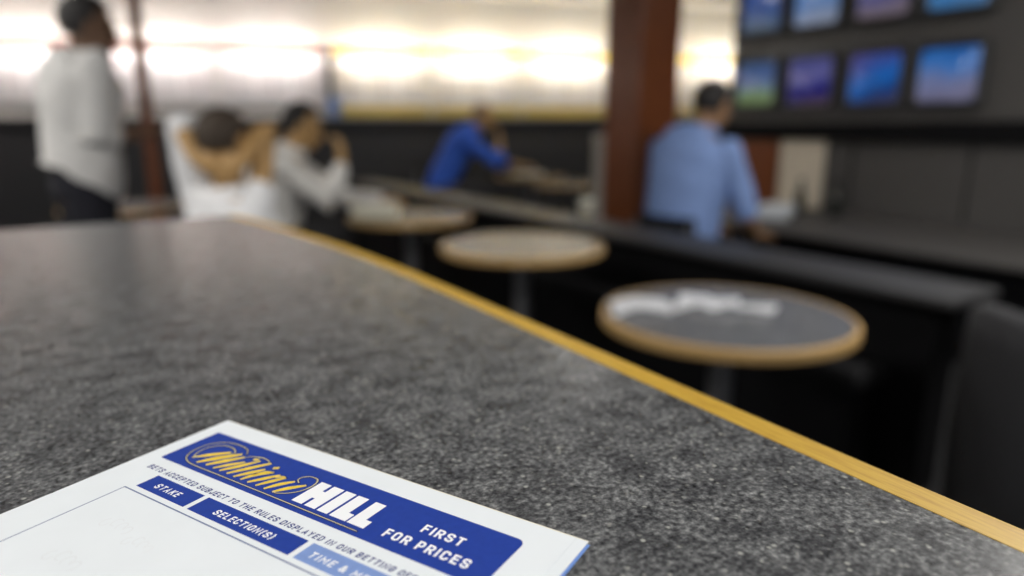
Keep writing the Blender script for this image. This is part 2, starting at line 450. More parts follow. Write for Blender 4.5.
def flat(name, polys, z, m_, parent, label=None):
    bm = bmesh.new()
    for p in polys: flat_poly(bm, p, z)
    bmesh.ops.recalc_face_normals(bm, faces=bm.faces)
    for f in bm.faces:
        if f.normal.z < 0: f.normal_flip()
    o = finish(bm, name, m_, parent)
    if label: o['label'] = label
    return o
GLYPHS = {   # condensed bold capitals as centre lines on a unit box (width, strokes)
    'A': (.95, [[(0, 0), (.5, 1), (1, 0)], [(.2, .3), (.8, .3)]]),
    'B': (.9, [[(.7, .52), (0, .52), (0, 0), (.75, 0), (1, .15), (1, .38), (.75, .52), (.95, .65), (.95, .86), (.72, 1), (0, 1), (0, .52)]]),
    'C': (.92, [[(1, .78), (1, .85), (.72, 1), (.28, 1), (0, .85), (0, .15), (.28, 0), (.72, 0), (1, .15), (1, .22)]]),
    'D': (.9, [[(0, .5), (0, 1), (.7, 1), (1, .82), (1, .18), (.7, 0), (0, 0), (0, .5)]]),
    'E': (.78, [[(1, 1), (0, 1), (0, 0), (1, 0)], [(0, .52), (.9, .52)]]),
    'F': (.75, [[(1, 1), (0, 1), (0, 0)], [(0, .5), (.85, .5)]]),
    'G': (.92, [[(1, .72), (1, .85), (.72, 1), (.28, 1), (0, .85), (0, .15), (.28, 0), (.72, 0), (1, .15), (1, .46), (.6, .46)]]),
    'H': (.92, [[(0, 0), (0, 1)], [(1, 0), (1, 1)], [(0, .5), (1, .5)]]),
    'I': (.0, [[(0, 0), (0, 1)]]),
    'J': (.7, [[(1, 1), (1, .15), (.72, 0), (.28, 0), (0, .15), (0, .28)]]),
    'K': (.92, [[(0, 0), (0, 1)], [(1, 1), (.1, .45)], [(.35, .6), (1, 0)]]),
    'L': (.72, [[(0, 1), (0, 0), (1, 0)]]),
    'M': (1.2, [[(0, 0), (0, 1), (.5, .35), (1, 1), (1, 0)]]),
    'N': (.95, [[(0, 0), (0, 1), (1, 0), (1, 1)]]),
    'O': (.92, [[(0, .5), (0, .85), (.28, 1), (.72, 1), (1, .85), (1, .15), (.72, 0), (.28, 0), (0, .15), (0, .5)]]),
    'P': (.85, [[(0, 0), (0, 1), (.72, 1), (1, .86), (1, .56), (.72, .42), (0, .42)]]),
    'R': (.9, [[(0, 0), (0, 1), (.72, 1), (1, .86), (1, .60), (.72, .46), (0, .46)], [(.55, .46), (1, 0)]]),
    'S': (.92, [[(1, .81), (1, .86), (.74, 1), (.26, 1), (0, .86), (0, .66), (.22, .55), (.78, .45), (1, .34), (1, .14), (.74, 0), (.26, 0), (0, .14), (0, .19)]]),
    'T': (.9, [[(0, 1), (1, 1)], [(.5, 1), (.5, 0)]]),
    'U': (.9, [[(0, 1), (0, .15), (.28, 0), (.72, 0), (1, .15), (1, 1)]]),
    'Y': (.95, [[(0, 1), (.5, .48), (1, 1)], [(.5, .48), (.5, 0)]]),
    '&': (1.0, [[(1, 0), (.15, .72), (.15, .9), (.35, 1), (.6, .9), (.55, .7), (0, .32), (0, .12), (.25, 0), (.6, .05), (1, .45)]]),
    '(': (.22, [[(1, 1.08), (0, .8), (0, .2), (1, -.08)]]), ')': (.22, [[(0, 1.08), (1, .8), (1, .2), (0, -.08)]]),
}
def text(body, name, u0, u1, base, cap, z, m_, parent, shear=0.0, weight=0.21):
    """bold condensed lettering fitted between u0 and u1, cap height cap, baseline at v=base"""
    adv = 0; place = []
    for ch in body:
        if ch == ' ': adv += 0.36; continue
        w_, st_ = GLYPHS[ch]; w_ *= 0.42; place.append((adv, w_, st_)); adv += w_ + 0.36
    total = adv - 0.36
    t = weight * cap; kx = (u1 - u0 - t) / total
    bm = bmesh.new()
    for a0, w_, st_ in place:
        for line in st_:
            P = []
            for x, y in line:
                yy = t / 2 + y * (cap - t)
                P.append(Vector((u0 + t / 2 + (a0 + x * w_) * kx + shear * (yy - cap / 2), base - yy)))
            Lv, Rv = [], []
            for i, p in enumerate(P):
                d0 = (p - P[i - 1]).normalized() if i > 0 else (P[1] - p).normalized()
                d1 = (P[i + 1] - p).normalized() if i < len(P) - 1 else d0
                n0 = Vector((-d0.y, d0.x)); n1 = Vector((-d1.y, d1.x)); mt = (n0 + n1).normalized()
                k_ = t / 2 / max(mt.dot(n0), 0.55)
                q = p - d0 * t * .45 if i == 0 else (p + d0 * t * .45 if i == len(P) - 1 else p)
                zz = z + 0.0025 * i + 0.004 * st_.index(line)
                Lv.append(bm.verts.new(((q + mt * k_).x * mm, -(q + mt * k_).y * mm, zz * mm)))
                Rv.append(bm.verts.new(((q - mt * k_).x * mm, -(q - mt * k_).y * mm, zz * mm)))
            for i in range(len(P) - 1): bm.faces.new((Lv[i], Rv[i], Rv[i + 1], Lv[i + 1]))
    return finish(bm, name, m_, parent)
def catmull(pts, n=8):
    P = [pts[0]] + list(pts) + [pts[-1]]; out = []
    for i in range(1, len(P) - 2):
        for k in range(n):
            t = k / n; r = []
            for d in range(len(pts[0])):
                a, b, c, e_ = P[i - 1][d], P[i][d], P[i + 1][d], P[i + 2][d]
                r.append(0.5 * (2 * b + (c - a) * t + (2 * a - 5 * b + 4 * c - e_) * t * t + (3 * b - a - 3 * c + e_) * t ** 3))
            out.append(tuple(r))
    out.append(tuple(pts[-1])); return out
def ribbon(bm, pts, z, grow=0.0, n=8):
    """pts (u, v, width): a flat pen stroke with round-ish ends"""
    q = catmull(pts, n)
    L, R = [], []
    for i, p in enumerate(q):
        a = q[max(i - 1, 0)]; b = q[min(i + 1, len(q) - 1)]
        t = Vector((b[0] - a[0], b[1] - a[1])); t = t.normalized() if t.length > 1e-9 else Vector((1, 0))
        nrm = Vector((-t.y, t.x)); wd = max(p[2], 0.05) / 2 + grow
        pc = Vector((p[0], p[1]))
        if i == 0: pc = pc - t * (grow + wd * 0.3)
        if i == len(q) - 1: pc = pc + t * (grow + wd * 0.3)
        L.append(pc + nrm * wd); R.append(pc - nrm * wd)
    vl = [bm.verts.new((p.x * mm, -p.y * mm, z * mm)) for p in L]; vr = [bm.verts.new((p.x * mm, -p.y * mm, z * mm)) for p in R]
    for i in range(len(vl) - 1):
        bm.faces.new((vl[i], vr[i], vr[i + 1], vl[i + 1]))
banner = flat('header_banner', [rr(6.3, 8.4, 136.0, 30.8, 2.5, 0.8)], Z1, 'print_blue', slip, 'royal blue header banner')
flat('block_lettering', [[(65.5, 14.5), (69.8, 14.5), (69.8, 18.4), (70.9, 18.4), (70.9, 14.5), (75.2, 14.5), (75.2, 26.8), (70.9, 26.8), (70.9, 22.6), (69.8, 22.6), (69.8, 26.8), (65.5, 26.8)],
                         [(76.1, 14.5), (80.2, 14.5), (80.2, 26.8), (76.1, 26.8)], [(81.1, 14.5), (85.3, 14.5), (85.3, 23.0), (87.4, 23.0), (87.4, 26.8), (81.1, 26.8)],
                         [(88.0, 14.5), (92.1, 14.5), (92.1, 23.1), (94.3, 23.1), (94.3, 26.8), (88.0, 26.8)]], Z3, 'print_white', banner)
text('FIRST', 'slogan_lettering', 108.4, 122.2, 19.7, 3.8, Z3, 'print_white', banner, -0.08, 0.195)
text('FOR PRICES', 'slogan_lettering', 100.6, 128.9, 26.7, 3.8, Z3, 'print_white', banner, -0.08, 0.195)
# script word and its swashes
thin = [
    [(29.8, 14.6, .3), (27.0, 12.2, .5), (22.6, 11.3, .6), (16.9, 12.0, .6), (12.9, 14.9, .6), (11.4, 19.5, .6), (11.8, 22.9, .6), (13.6, 26.1, .6), (16.5, 27.8, .6), (21.0, 28.5, .6), (31.7, 28.5, .6), (45.3, 28.5, .6), (58.1, 28.5, .6), (75, 28.6, .6), (93.7, 28.7, .5)],
    [(24.6, 18.2, .3), (25.2, 15.8, .6), (22.5, 14.2, .7), (19.4, 13.9, .7), (15.6, 15.4, .6), (13.8, 19.4, .6), (14.6, 23.4, .7), (16.6, 24.6, .8), (19.5, 22.6, .5)],
    [(29.8, 19.5, .3), (30.9, 16.6, .5), (33.2, 14.4, .7), (36.9, 13.4, .8), (40.2, 14.0, .5), (41.3, 15.4, .3)],
    [(59.6, 18.6, .6), (58.0, 17.4, .6), (58.0, 15.6, .6), (60.0, 14.0, .6), (63.2, 14.2, .7), (64.7, 17.0, .8), (64.2, 21.2, .7), (61.8, 24.5, .6), (58.5, 26.5, .6), (57.0, 26.2, .4)],
]
thick = [
    [(15.8, 25.2, .5), (19.0, 21.5, 2.2), (23.6, 16.8, 1.4)], [(20.2, 26.5, .9), (23.4, 21.5, 2.9), (28.0, 15.6, 1.3)], [(24.4, 26.0, 1.0), (27.2, 21.6, 2.4), (30.6, 16.6, 1.1)],
    [(28.4, 26.2, .8), (30.8, 22.4, 1.8), (33.6, 18.8, 1.0)], [(31.6, 26.2, .9), (34.4, 21.4, 2.0), (37.4, 15.6, 1.0)], [(35.2, 26.2, .9), (38.4, 20.6, 2.1), (41.8, 14.8, 1.0)],
    [(38.8, 26.4, .8), (41.2, 22.2, 1.9), (43.4, 18.6, 1.0)], [(42.2, 26.4, .8), (43.8, 22.4, 2.0), (47.4, 18.4, .9)], [(45.6, 26.4, .9), (48.4, 22.0, 1.9), (50.6, 18.6, .9)],
    [(49.4, 26.4, .8), (51.6, 22.2, 1.9), (53.6, 18.8, .9)], [(53.2, 26.4, .8), (55.2, 22.4, 1.9), (57.8, 19.0, .9)], [(57.0, 26.3, .8), (59.4, 22.6, 2.0), (62.6, 18.8, .9)],
    [(35.0, 15.7, 1.2), (35.9, 15.0, 1.2)], [(45.4, 16.2, 1.3), (46.4, 15.5, 1.3)],
    [(47.4, 18.4, .5), (45.2, 19.2, .9), (43.0, 22.6, .5)], [(50.8, 20.0, .4), (52.4, 18.6, .8), (53.6, 18.8, .4)],
]
bm = bmesh.new()
for s_ in thin: ribbon(bm, [(u, v, w_ * .6) for u, v, w_ in s_], Z2, 0.28)
for s_ in thick: ribbon(bm, [(u, v, w_ * .80) for u, v, w_ in s_], Z2, 0.38)
finish(bm, 'script_dark_outline', 'print_dark', banner)  # printed dark outline around the script strokes
bm = bmesh.new()
for s_ in thin: ribbon(bm, [(u, v, w_ * .6) for u, v, w_ in s_], Z4 + 0.02)
for s_ in thick: ribbon(bm, [(u, v, w_ * .80) for u, v, w_ in s_], Z3, 0.2)
finish(bm, 'script_outline', 'print_pale_gold', banner)
bm = bmesh.new()
for s_ in thick: ribbon(bm, [(u, v, w_ * .80) for u, v, w_ in s_], Z4)
finish(bm, 'script_lettering', 'print_gold', banner)
text('BETS ACCEPTED SUBJECT TO THE RULES DISPLAYED IN OUR BETTING OFFICES', 'rules_lettering', 9.0, 127.5, 37.3, 2.3, Z1, 'print_navy', slip, 0.12, 0.19)
for (a, b_, body, t0, t1, m_, lab) in ((17.6, 41.3, 'STAKE', 23.2, 34.6, 'print_blue', 'royal blue column box'), (43.2, 85.9, 'SELECTION(S)', 51.8, 76.4, 'print_blue', 'royal blue column box'),
                                  (87.8, 125.5, 'TIME & MEETING', 90.8, 122.5, 'print_mid', 'paler blue column box')):
    bx_ = flat('column_box', [[(a, 38.6), (b_, 38.6), (b_, 46.0), (a, 46.0)]], Z1, m_, slip, lab)
    text(body, 'column_lettering', t0, t1, 43.9, 2.6, Z3, 'print_white', bx_, 0.12, 0.19)
flat('ruled_frame', [[(15.0, 47.9), (137, 47.9), (137, 48.4), (15.0, 48.4)], [(15.0, 48.4), (15.4, 48.4), (15.4, 190), (15.0, 190)],
                     [(136.6, 48.4), (137.0, 48.4), (137.0, 190), (136.6, 190)], [(15.4, 189.6), (136.6, 189.6), (136.6, 190), (15.4, 190)]], Z1, 'print_line', slip)
# faint show-through marks of handwriting
bm = bmesh.new()
for (u0, v0, sc) in ((30, 62, 1.0), (44, 64, 0.9), (33, 78, 1.1), (52, 78, 1.0)):
    for k in range(4):
        pts = [(u0 + k * 3.0 * sc + 1.3 * sc * math.cos(a), v0 + 1.8 * sc * math.sin(a) - 1.5 * k % 2, 0.35) for a in [j * 0.9 + k for j in range(6)]]
        ribbon(bm, pts, Z1, 0.0, 5)
finish(bm, 'faint_writing', 'pencil_ghost', slip)

# ------------------------------------------------------------------ round pedestal tables
def make_table():
    t = thing('round_table', 'x', 'table')
    bm = bmesh.new(); lathe(bm, [(0.0005, 0.692), (0.336, 0.692), (0.342, 0.694), (0.342, 0.7195), (0.0005, 0.7200)], 64)
    finish(bm, 'tabletop', 'table_laminate', t)
    bm = bmesh.new()
    n = 64; prof = [(0.3415, 0.690), (0.352, 0.690), (0.356, 0.694), (0.356, 0.716), (0.352, 0.7205), (0.3415, 0.7205), (0.3415, 0.690)]
    loft(bm, [[(r * math.cos(2 * PI * i / n), r * math.sin(2 * PI * i / n), z) for i in range(n)] for r, z in prof], False)
    finish(bm, 'edge_band', 'table_edge_oak', t, smooth=False)
    bm = bmesh.new(); lathe(bm, [(0.09, 0.682), (0.12, 0.690), (0.12, 0.6915), (0.04, 0.6915)], 24)
    lathe(bm, [(0.035, 0.03), (0.035, 0.684)], 24); finish(bm, 'pedestal', 'steel', t, smooth=False)
    bm = bmesh.new(); lathe(bm, [(0.23, 0.0), (0.235, 0.008), (0.2, 0.02), (0.06, 0.034), (0.038, 0.05)], 40); finish(bm, 'foot_plate', 'black_gloss', t, smooth=False)
    return t
proto = make_table()
tables = [
    (1.462, 1.226, 'nearest round table, dark grey top holding crumpled white slips'),
    (1.604, 2.472, 'round table in the middle, empty pale-looking top, behind the nearest one'),
    (1.599, 3.654, 'round table at the elbow of the man in the off-white shirt'),
    (4.02, 6.03, 'far round table under the elbow of the man in the royal blue shirt'),
    (3.80, 5.02, 'far round table beside the pale stand left of the wooden pillar'),
    (0.22, 5.05, 'round table behind the man with his hands behind his head'),
]
for i, (x, y, lab) in enumerate(tables):
    o = proto if i == 0 else copy_tree(proto)
    o.location = (x, y, 0); o.rotation_euler = (0, 0, i * 0.7)
    k = 0.95 if i == 0 else 1.0; o.scale = (k, k, 1)
    tag(o, lab, 'table', 'round pedestal tables')

# crumpled slips on the nearest table
def crumple(seed, w_, h_, amp, folds):
    bm = bmesh.new(); nx, ny = 22, 16
    rnd = random.Random(seed)
    dirs = [(rnd.uniform(0, PI), rnd.uniform(0, 6), rnd.uniform(18, 34)) for _ in range(folds)]
    g = []
    for j in range(ny + 1):
        row = []
        for i in range(nx + 1):
            x = (i / nx - 0.5) * w_; y = (j / ny - 0.5) * h_
            z = 0
            for a, ph, fr in dirs: z += abs(math.sin((x * math.cos(a) + y * math.sin(a)) * fr + ph)) / folds
            z += 0.25 * noise.noise(Vector((x * 30 + seed, y * 30, 0)))
            row.append((x * (1 - 0.15 * z), y * (1 - 0.15 * z), z * amp))
        g.append(row)
    mn = min(p[2] for r in g for p in r)
    vt = [[bm.verts.new((p[0], p[1], p[2] - mn + 0.0012)) for p in r] for r in g]
    for j in range(ny):
        for i in range(nx): bm.faces.new((vt[j][i], vt[j][i + 1], vt[j + 1][i + 1], vt[j + 1][i]))
    bmesh.ops.solidify(bm, geom=bm.faces[:], thickness=0.0006)
    return bm
def table_paper(px, seed, w_, h_, amp, rot, lab, name='paper_slip', z=0.7213, m_='print_white'):
    o = finish(crumple(seed, w_, h_, amp, 3), name, m_, None, smooth=True, loc=(*px, z), rotz=rot)
    tag(o, lab, 'paper', 'loose papers on the tables'); return o
table_paper((1.29, 1.375), 3, 0.19, 0.15, 0.022, -0.5, 'crumpled white slip at the left of the nearest round table')
table_paper((1.47, 1.295), 5, 0.19, 0.15, 0.024, -0.9, 'crumpled white slip in the middle of the slips on the nearest table')
table_paper((1.545, 1.185), 9, 0.10, 0.10, 0.014, 0.4, 'small torn slip right of the crumpled slips on the nearest table')

# folded newspaper on the third table
def newspaper(loc, rot, w_, d_, h_, lab):
    t = thing('folded_newspaper', lab, 'newspaper', loc, rot)
    bm = bmesh.new()
    nl = max(2, int(h_ / 0.012))
    for k in range(nl):
        box(bm, (random.uniform(-.004, .004), random.uniform(-.004, .004), (k + 0.5) * h_ / nl), (w_ - 0.004 * k, d_ - 0.002 * k, h_ / nl * 0.92), h_ / nl * 0.4, 3)
    finish(bm, 'pages', 'paper_cream', t)
    bm = bmesh.new(); box(bm, (0, 0, h_ + 0.0004), (w_ * 0.8, d_ * 0.8, 0.0006)); finish(bm, 'front_page', 'newsprint', t)
newspaper((1.42, 3.72, 0.7210), -0.45, 0.26, 0.2, 0.075, 'thick pile of folded newspapers on the table of the man in off-white')
newspaper((3.98, 6.02, 0.7210), -0.3, 0.30, 0.2, 0.03, 'folded newspaper lying on the far table by the man in royal blue')

# ------------------------------------------------------------------ low ledge and banquette running down the room
led = thing('ledge_counter', 'long low grey ledge running down the room behind the round tables', 'ledge', (0, 0, 0))
bm = bmesh.new(); box(bm, (2.28, 3.68, 0.705), (0.30, 5.44, 0.03), 0.006); finish(bm, 'ledge_top', 'ledge_grey', led)
bm = bmesh.new(); box(bm, (2.32, 3.70, 0.345), (0.14, 5.3, 0.69), 0.004); finish(bm, 'ledge_panel', 'black_gloss', led)
bq = thing('banquette', 'long black banquette seat between the round tables and the low ledge', 'bench', (0, 0, 0))
bm = bmesh.new()
for k in range(5): box(bm, (2.12, 1.65 + k * 1.0, 0.42), (0.20, 0.99, 0.09), 0.03, 4)
finish(bm, 'seat', 'leatherette', bq)
bm = bmesh.new(); box(bm, (2.14, 3.65, 0.19), (0.15, 4.9, 0.37), 0.01); finish(bm, 'base', 'black_gloss', bq)
# white cup on the ledge
cup = thing('paper_cup', 'white paper cup on the low ledge beside the wooden pillar', 'cup', (2.33, 2.95, 0.7205))
bm = bmesh.new(); lathe(bm, [(0.030, 0.0), (0.040, 0.1), (0.0425, 0.102), (0.0425, 0.105), (0.039, 0.105), (0.037, 0.098), (0.029, 0.006)], 28); finish(bm, 'body', 'paper_cream', cup, smooth=True)
bm = bmesh.new(); lathe(bm, [(0.0405, 0.100), (0.044, 0.104), (0.044, 0.108), (0.036, 0.112), (0.034, 0.109)], 28); finish(bm, 'lid', 'paper_cream', cup, smooth=True)

# pale stand left of the pillar
st = thing('leaflet_stand', 'narrow pale grey upright stand left of the wooden pillar', 'stand', (3.68, 4.47, 0), -YAW)
bm = bmesh.new(); box(bm, (0, 0, 0.64), (0.13, 0.12, 1.02), 0.015); finish(bm, 'column', 'pale_plastic', st)
bm = bmesh.new(); box(bm, (0, 0, 0.02), (0.3, 0.3, 0.04), 0.012); box(bm, (0, 0, 0.09), (0.08, 0.08, 0.12), 0.01); finish(bm, 'base', 'steel', st)
for z in (0.75, 0.93, 1.08):
    bm = bmesh.new(); box(bm, (0, -0.085, z), (0.12, 0.05, 0.012)); box(bm, (0, -0.108, z + 0.03), (0.12, 0.005, 0.06)); finish(bm, 'leaflet_pocket', 'pale_plastic', st)

# ------------------------------------------------------------------ wooden pillar and post
pl = thing('pillar', 'thick square reddish wooden pillar reaching the ceiling right of centre', 'pillar', (3.09, 3.38, 0))
bm = bmesh.new(); box(bm, (0, 0, CEIL / 2), (0.31, 0.31, CEIL - 0.002), 0.008); finish(bm, 'shaft', 'mahogany', pl)
bm = bmesh.new(); box(bm, (0, 0, 0.075), (0.34, 0.34, 0.15), 0.01); finish(bm, 'plinth', 'black_gloss', pl)
bm = bmesh.new()
for sx in (-1, 1):
    for sy in (-1, 1): box(bm, (sx * 0.148, sy * 0.148, 1.38), (0.026, 0.026, 2.42), 0.004)
finish(bm, 'corner_bead', 'mahogany', pl)
ps = thing('post', 'slim dark reddish post near the standing man', 'post', (0.517, 6.17, 0))
bm = bmesh.new(); box(bm, (0, 0, CEIL / 2), (0.085, 0.085, CEIL - 0.002), 0.006); finish(bm, 'shaft', 'mahogany', ps)
bm = bmesh.new(); box(bm, (0, 0, 0.06), (0.12, 0.12, 0.12), 0.006); finish(bm, 'plinth', 'black_gloss', ps)

# ------------------------------------------------------------------ lit display boards on the back wall
bounds = [(-9.7, -8.66), (-8.6, -7.53), (-7.47, -6.4), (-6.36, -5.28), (-5.24, -4.24), (-4.20, -3.10), (-3.02, -1.97), (-1.91, -0.90), (-0.84, 0.22), (0.28, 1.28), (1.34, 2.28)]
def where(i):
    return ['in the far left corner', 'second from the left corner', 'third from the left corner', 'behind the standing man in white', 'right of the slim post',
            'above the man with hands behind his head', 'right of the dark upright divider', 'above the man in royal blue', 'just left of the wooden pillar', 'behind the wooden pillar', 'right of the wooden pillar'][i]
for i, (s0, s1) in enumerate(bounds):
    wd = s1 - s0; red = i <= 5
    b = thing('display_board', ('lit white notice board with a red rail ' if red else 'lit white notice board with a yellow rail ') + where(i), 'notice board',
              on_wall((s0 + s1) / 2, 0.001), WROT, 'lit notice boards along the back wall')
    bm = bmesh.new(); box(bm, (0, -0.012, 1.70), (wd, 0.022, 0.52), 0.004); finish(bm, 'panel', 'board_white', b)
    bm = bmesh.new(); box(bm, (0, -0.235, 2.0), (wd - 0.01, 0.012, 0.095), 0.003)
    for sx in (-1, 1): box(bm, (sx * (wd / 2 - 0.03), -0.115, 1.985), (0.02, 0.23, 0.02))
    finish(bm, 'header_rail', 'rail_red_glow' if red else 'rail_yellow_glow', b)
    bm = bmesh.new(); tube(bm, [(-wd * 0.42, -0.200, 2.002), (wd * 0.42, -0.200, 2.002)], 0.013, 10); finish(bm, 'light_tube', 'tube_glow', b)
    if not red:
        bm = bmesh.new(); box(bm, (0, -0.014, 1.385), (wd, 0.026, 0.10), 0.003); finish(bm, 'lower_rail', 'rail_olive', b)
    for k in range(3):
        bm = bmesh.new(); box(bm, (0, 0, 0), (wd / 3 - 0.03, 0.002, 0.44))
        finish(bm, 'newspaper_page', 'newsprint', b, loc=((k - 1) * wd / 3, -0.0245, 1.70))
dv = thing('upright_divider', 'dark upright divider with a blue leaflet between the lit boards', 'divider', on_wall(-3.06, 0.001), WROT)
bm = bmesh.new(); box(bm, (0, -0.05, 1.72), (0.07, 0.10, 0.60), 0.005); finish(bm, 'upright', 'wall_dark', dv)
bm = bmesh.new(); box(bm, (0.03, -0.105, 1.42), (0.14, 0.006, 0.22)); finish(bm, 'leaflet', 'print_mid', dv)

# ------------------------------------------------------------------ television wall
TX = 4.8
tvw = thing('television_wall_unit', 'dark grey projecting wall unit that carries the bank of televisions', 'wall unit', (0, 0, 0))
bm = bmesh.new(); box(bm, (TX + 0.30, 1.15, (1.25 + CEIL) / 2), (0.60, 6.0, CEIL - 1.25 - 0.002), 0.006); finish(bm, 'upper_housing', 'tv_wall_grey', tvw)
bm = bmesh.new(); box(bm, (TX + 0.29, 1.15, 1.18), (0.62, 6.02, 0.13), 0.004); finish(bm, 'lower_fascia', 'black_gloss', tvw)
bm = bmesh.new(); box(bm, (TX + 0.32, 1.15, 0.557), (0.56, 5.98, 1.11), 0.004); finish(bm, 'lower_panel', 'tv_wall_grey', tvw)
bm = bmesh.new(); box(bm, (TX + 0.03, 3.88, 0.86), (0.04, 0.50, 0.53), 0.004); finish(bm, 'wood_panel', 'mahogany', tvw)['label'] = 'reddish wood panel'
bm = bmesh.new(); box(bm, (TX + 0.03, 3.41, 0.86), (0.04, 0.38, 0.53), 0.004); finish(bm, 'cream_panel', 'cream_panel', tvw)['label'] = 'pale cream panel'
for y in (3.0, 2.2, 1.4, 0.6, -0.2):
    bm = bmesh.new(); box(bm, (TX + 0.035, y, 0.86), (0.006, 0.012, 0.5)); finish(bm, 'panel_joint', 'black_gloss', tvw)
# desk below
dk = thing('wall_desk', 'dark grey low desk along the wall under the televisions', 'desk', (0, 0, 0))
bm = bmesh.new(); box(bm, (4.24, 1.35, 0.570), (1.12, 5.3, 0.03), 0.006); finish(bm, 'desk_top', 'tv_wall_grey', dk)
bm = bmesh.new(); box(bm, (4.30, 1.35, 0.2775), (0.98, 5.2, 0.555), 0.004); finish(bm, 'desk_front', 'black_gloss', dk)

LOW = [
    [(0.0, (0.04, 0.10, 0.22)), (0.35, (0.07, 0.13, 0.34)), (0.6, (0.16, 0.24, 0.34)), (0.75, (0.20, 0.30, 0.14)), (1, (0.17, 0.22, 0.10))],
    [(0.0, (0.05, 0.06, 0.25)), (0.4, (0.13, 0.13, 0.36)), (0.6, (0.02, 0.02, 0.22)), (0.78, (0.006, 0.01, 0.16)), (1, (0.10, 0.05, 0.06))],
    [(0.0, (0.10, 0.08, 0.28)), (0.35, (0.03, 0.10, 0.42)), (0.6, (0.008, 0.15, 0.56)), (0.8, (0.01, 0.05, 0.22)), (1, (0.05, 0.05, 0.12))],
    [(0.0, (0.01, 0.10, 0.40)), (0.3, (0.04, 0.20, 0.60)), (0.55, (0.16, 0.22, 0.46)), (0.8, (0.22, 0.21, 0.34)), (1, (0.06, 0.07, 0.12))],
]
UP = [
    [(0.0, (0.04, 0.08, 0.30)), (0.5, (0.06, 0.12, 0.36)), (1, (0.10, 0.16, 0.18))],
    [(0.0, (0.05, 0.20, 0.60)), (0.5, (0.14, 0.28, 0.60)), (1, (0.34, 0.38, 0.48))],
    [(0.0, (0.14, 0.12, 0.26)), (0.5, (0.10, 0.10, 0.30)), (1, (0.26, 0.20, 0.18))],
    [(0.0, (0.02, 0.16, 0.62)), (0.5, (0.02, 0.24, 0.66)), (1, (0.10, 0.22, 0.40))],
]
def make_tv():
    t = thing('television', 'x', 'television')
    # local: screen faces -Y, x across, z up; tube set with deep rounded body
    bm = bmesh.new()
    W, H = 0.47, 0.44
    box(bm, (0, 0.02, H / 2 + 0.0), (W, 0.05, 0.016), 0.004)  # replaced below by a proper ring
    bm.clear()
    def rrr(wd, hd, y, r=0.03, cz=0.0):
        pts = []
        for cx, cz_, a0 in ((wd / 2 - r, hd / 2 - r, 0), (-wd / 2 + r, hd / 2 - r, 90), (-wd / 2 + r, -hd / 2 + r, 180), (wd / 2 - r, -hd / 2 + r, 270)):
            for k in range(5):
                a = math.radians(a0 + 22.5 * k); pts.append((cx + r * math.cos(a), y, cz_ + r * math.sin(a) + cz))
        return pts
    loft(bm, [rrr(0.36, 0.325, 0.006), rrr(0.37, 0.335, -0.022), rrr(0.40, 0.365, -0.030), rrr(0.45, 0.42, -0.020), rrr(0.45, 0.42, 0.02)], False)
    finish(bm, 'bezel', 'bezel', t)
    bm = bmesh.new()
    nx, nz = 16, 14; g = []
    for j in range(nz + 1):
        g.append([bm.verts.new(((i / nx - 0.5) * 0.364, -0.012 * (1 - (2 * i / nx - 1) ** 2) * (1 - (2 * j / nz - 1) ** 2), (j / nz - 0.5) * 0.329)) for i in range(nx + 1)])
    for j in range(nz):
        for i in range(nx): bm.faces.new((g[j][i], g[j][i + 1], g[j + 1][i + 1], g[j + 1][i]))
    return t, bm
scr_me = None
proto_tv = None
words = ['leftmost', 'second from the left', 'third from the left', 'rightmost']
looks_low = ['television showing blue over a green strip, lower row at the far left', 'television with a purple and navy picture, lower row', 'television with a bright blue picture, third in the lower row', 'television with a pale blue picture, last in the lower row']
looks_up = ['dim blue television, upper row at the far left', 'pale blue television, second in the upper row', 'television with a mauve picture, third in the upper row', 'bright azure television, last in the upper row']
for row, (z, mats, looks, st_) in enumerate(((1.555, LOW, looks_low, 0.62), (2.125, UP, looks_up, 0.58))):
    for k in range(4):
        y = [3.865, 3.375, 2.87, 2.385][k]
        t, bm = make_tv()
        sm = screen_mat('tv_picture', mats[k], 4 + k, k * 3.1 + row * 7, st_, 0.9 if (row, k) == (0, 2) else 0.2)
        finish(bm, 'screen', sm, t, smooth=True)
        t.location = (TX - 0.021, y, z - 0.006 * k); t.rotation_euler = (0, 0, -PI / 2)
        tag(t, looks[k], 'television', 'televisions in the wall unit')

# things on the desk: bottles, papers
def bottle(x, y, lab):
    bm = bmesh.new(); lathe(bm, [(0.034, 0.0), (0.038, 0.006), (0.038, 0.13), (0.030, 0.165), (0.015, 0.19), (0.0135, 0.235), (0.016, 0.237), (0.016, 0.25), (0.010, 0.252)], 28)
    t = thing('bottle', lab, 'bottle', (x, y, 0.5855), 0, 'dark bottles on the wall desk')
    finish(bm, 'body', 'bottle_dark', t, smooth=True)
    bm = bmesh.new(); lathe(bm, [(0.0175, 0.228), (0.0175, 0.2535), (0.014, 0.256)], 20); finish(bm, 'cap', 'black_gloss', t)
bottle(4.55, 3.20, 'dark bottle on the desk in front of the cream panel, nearer the wood panel')
bottle(4.58, 2.93, 'dark bottle on the desk at the right edge of the cream panel')
def paper_pile(x, y, z, rot, n, lab):
    t = thing('paper_pile', lab, 'papers', (x, y, z), rot)
    for k in range(n):
        bm = bmesh.new(); box(bm, (random.uniform(-.01, .01), random.uniform(-.01, .01), 0.006 + k * 0.0125), (0.30, 0.21, 0.011), 0.003, rotz=random.uniform(-.12, .12))
        finish(bm, 'sheaf', 'paper_white', t)
paper_pile(4.20, 3.14, 0.5855, 0.5, 7, 'white pile of papers on the desk right of the man in light blue')

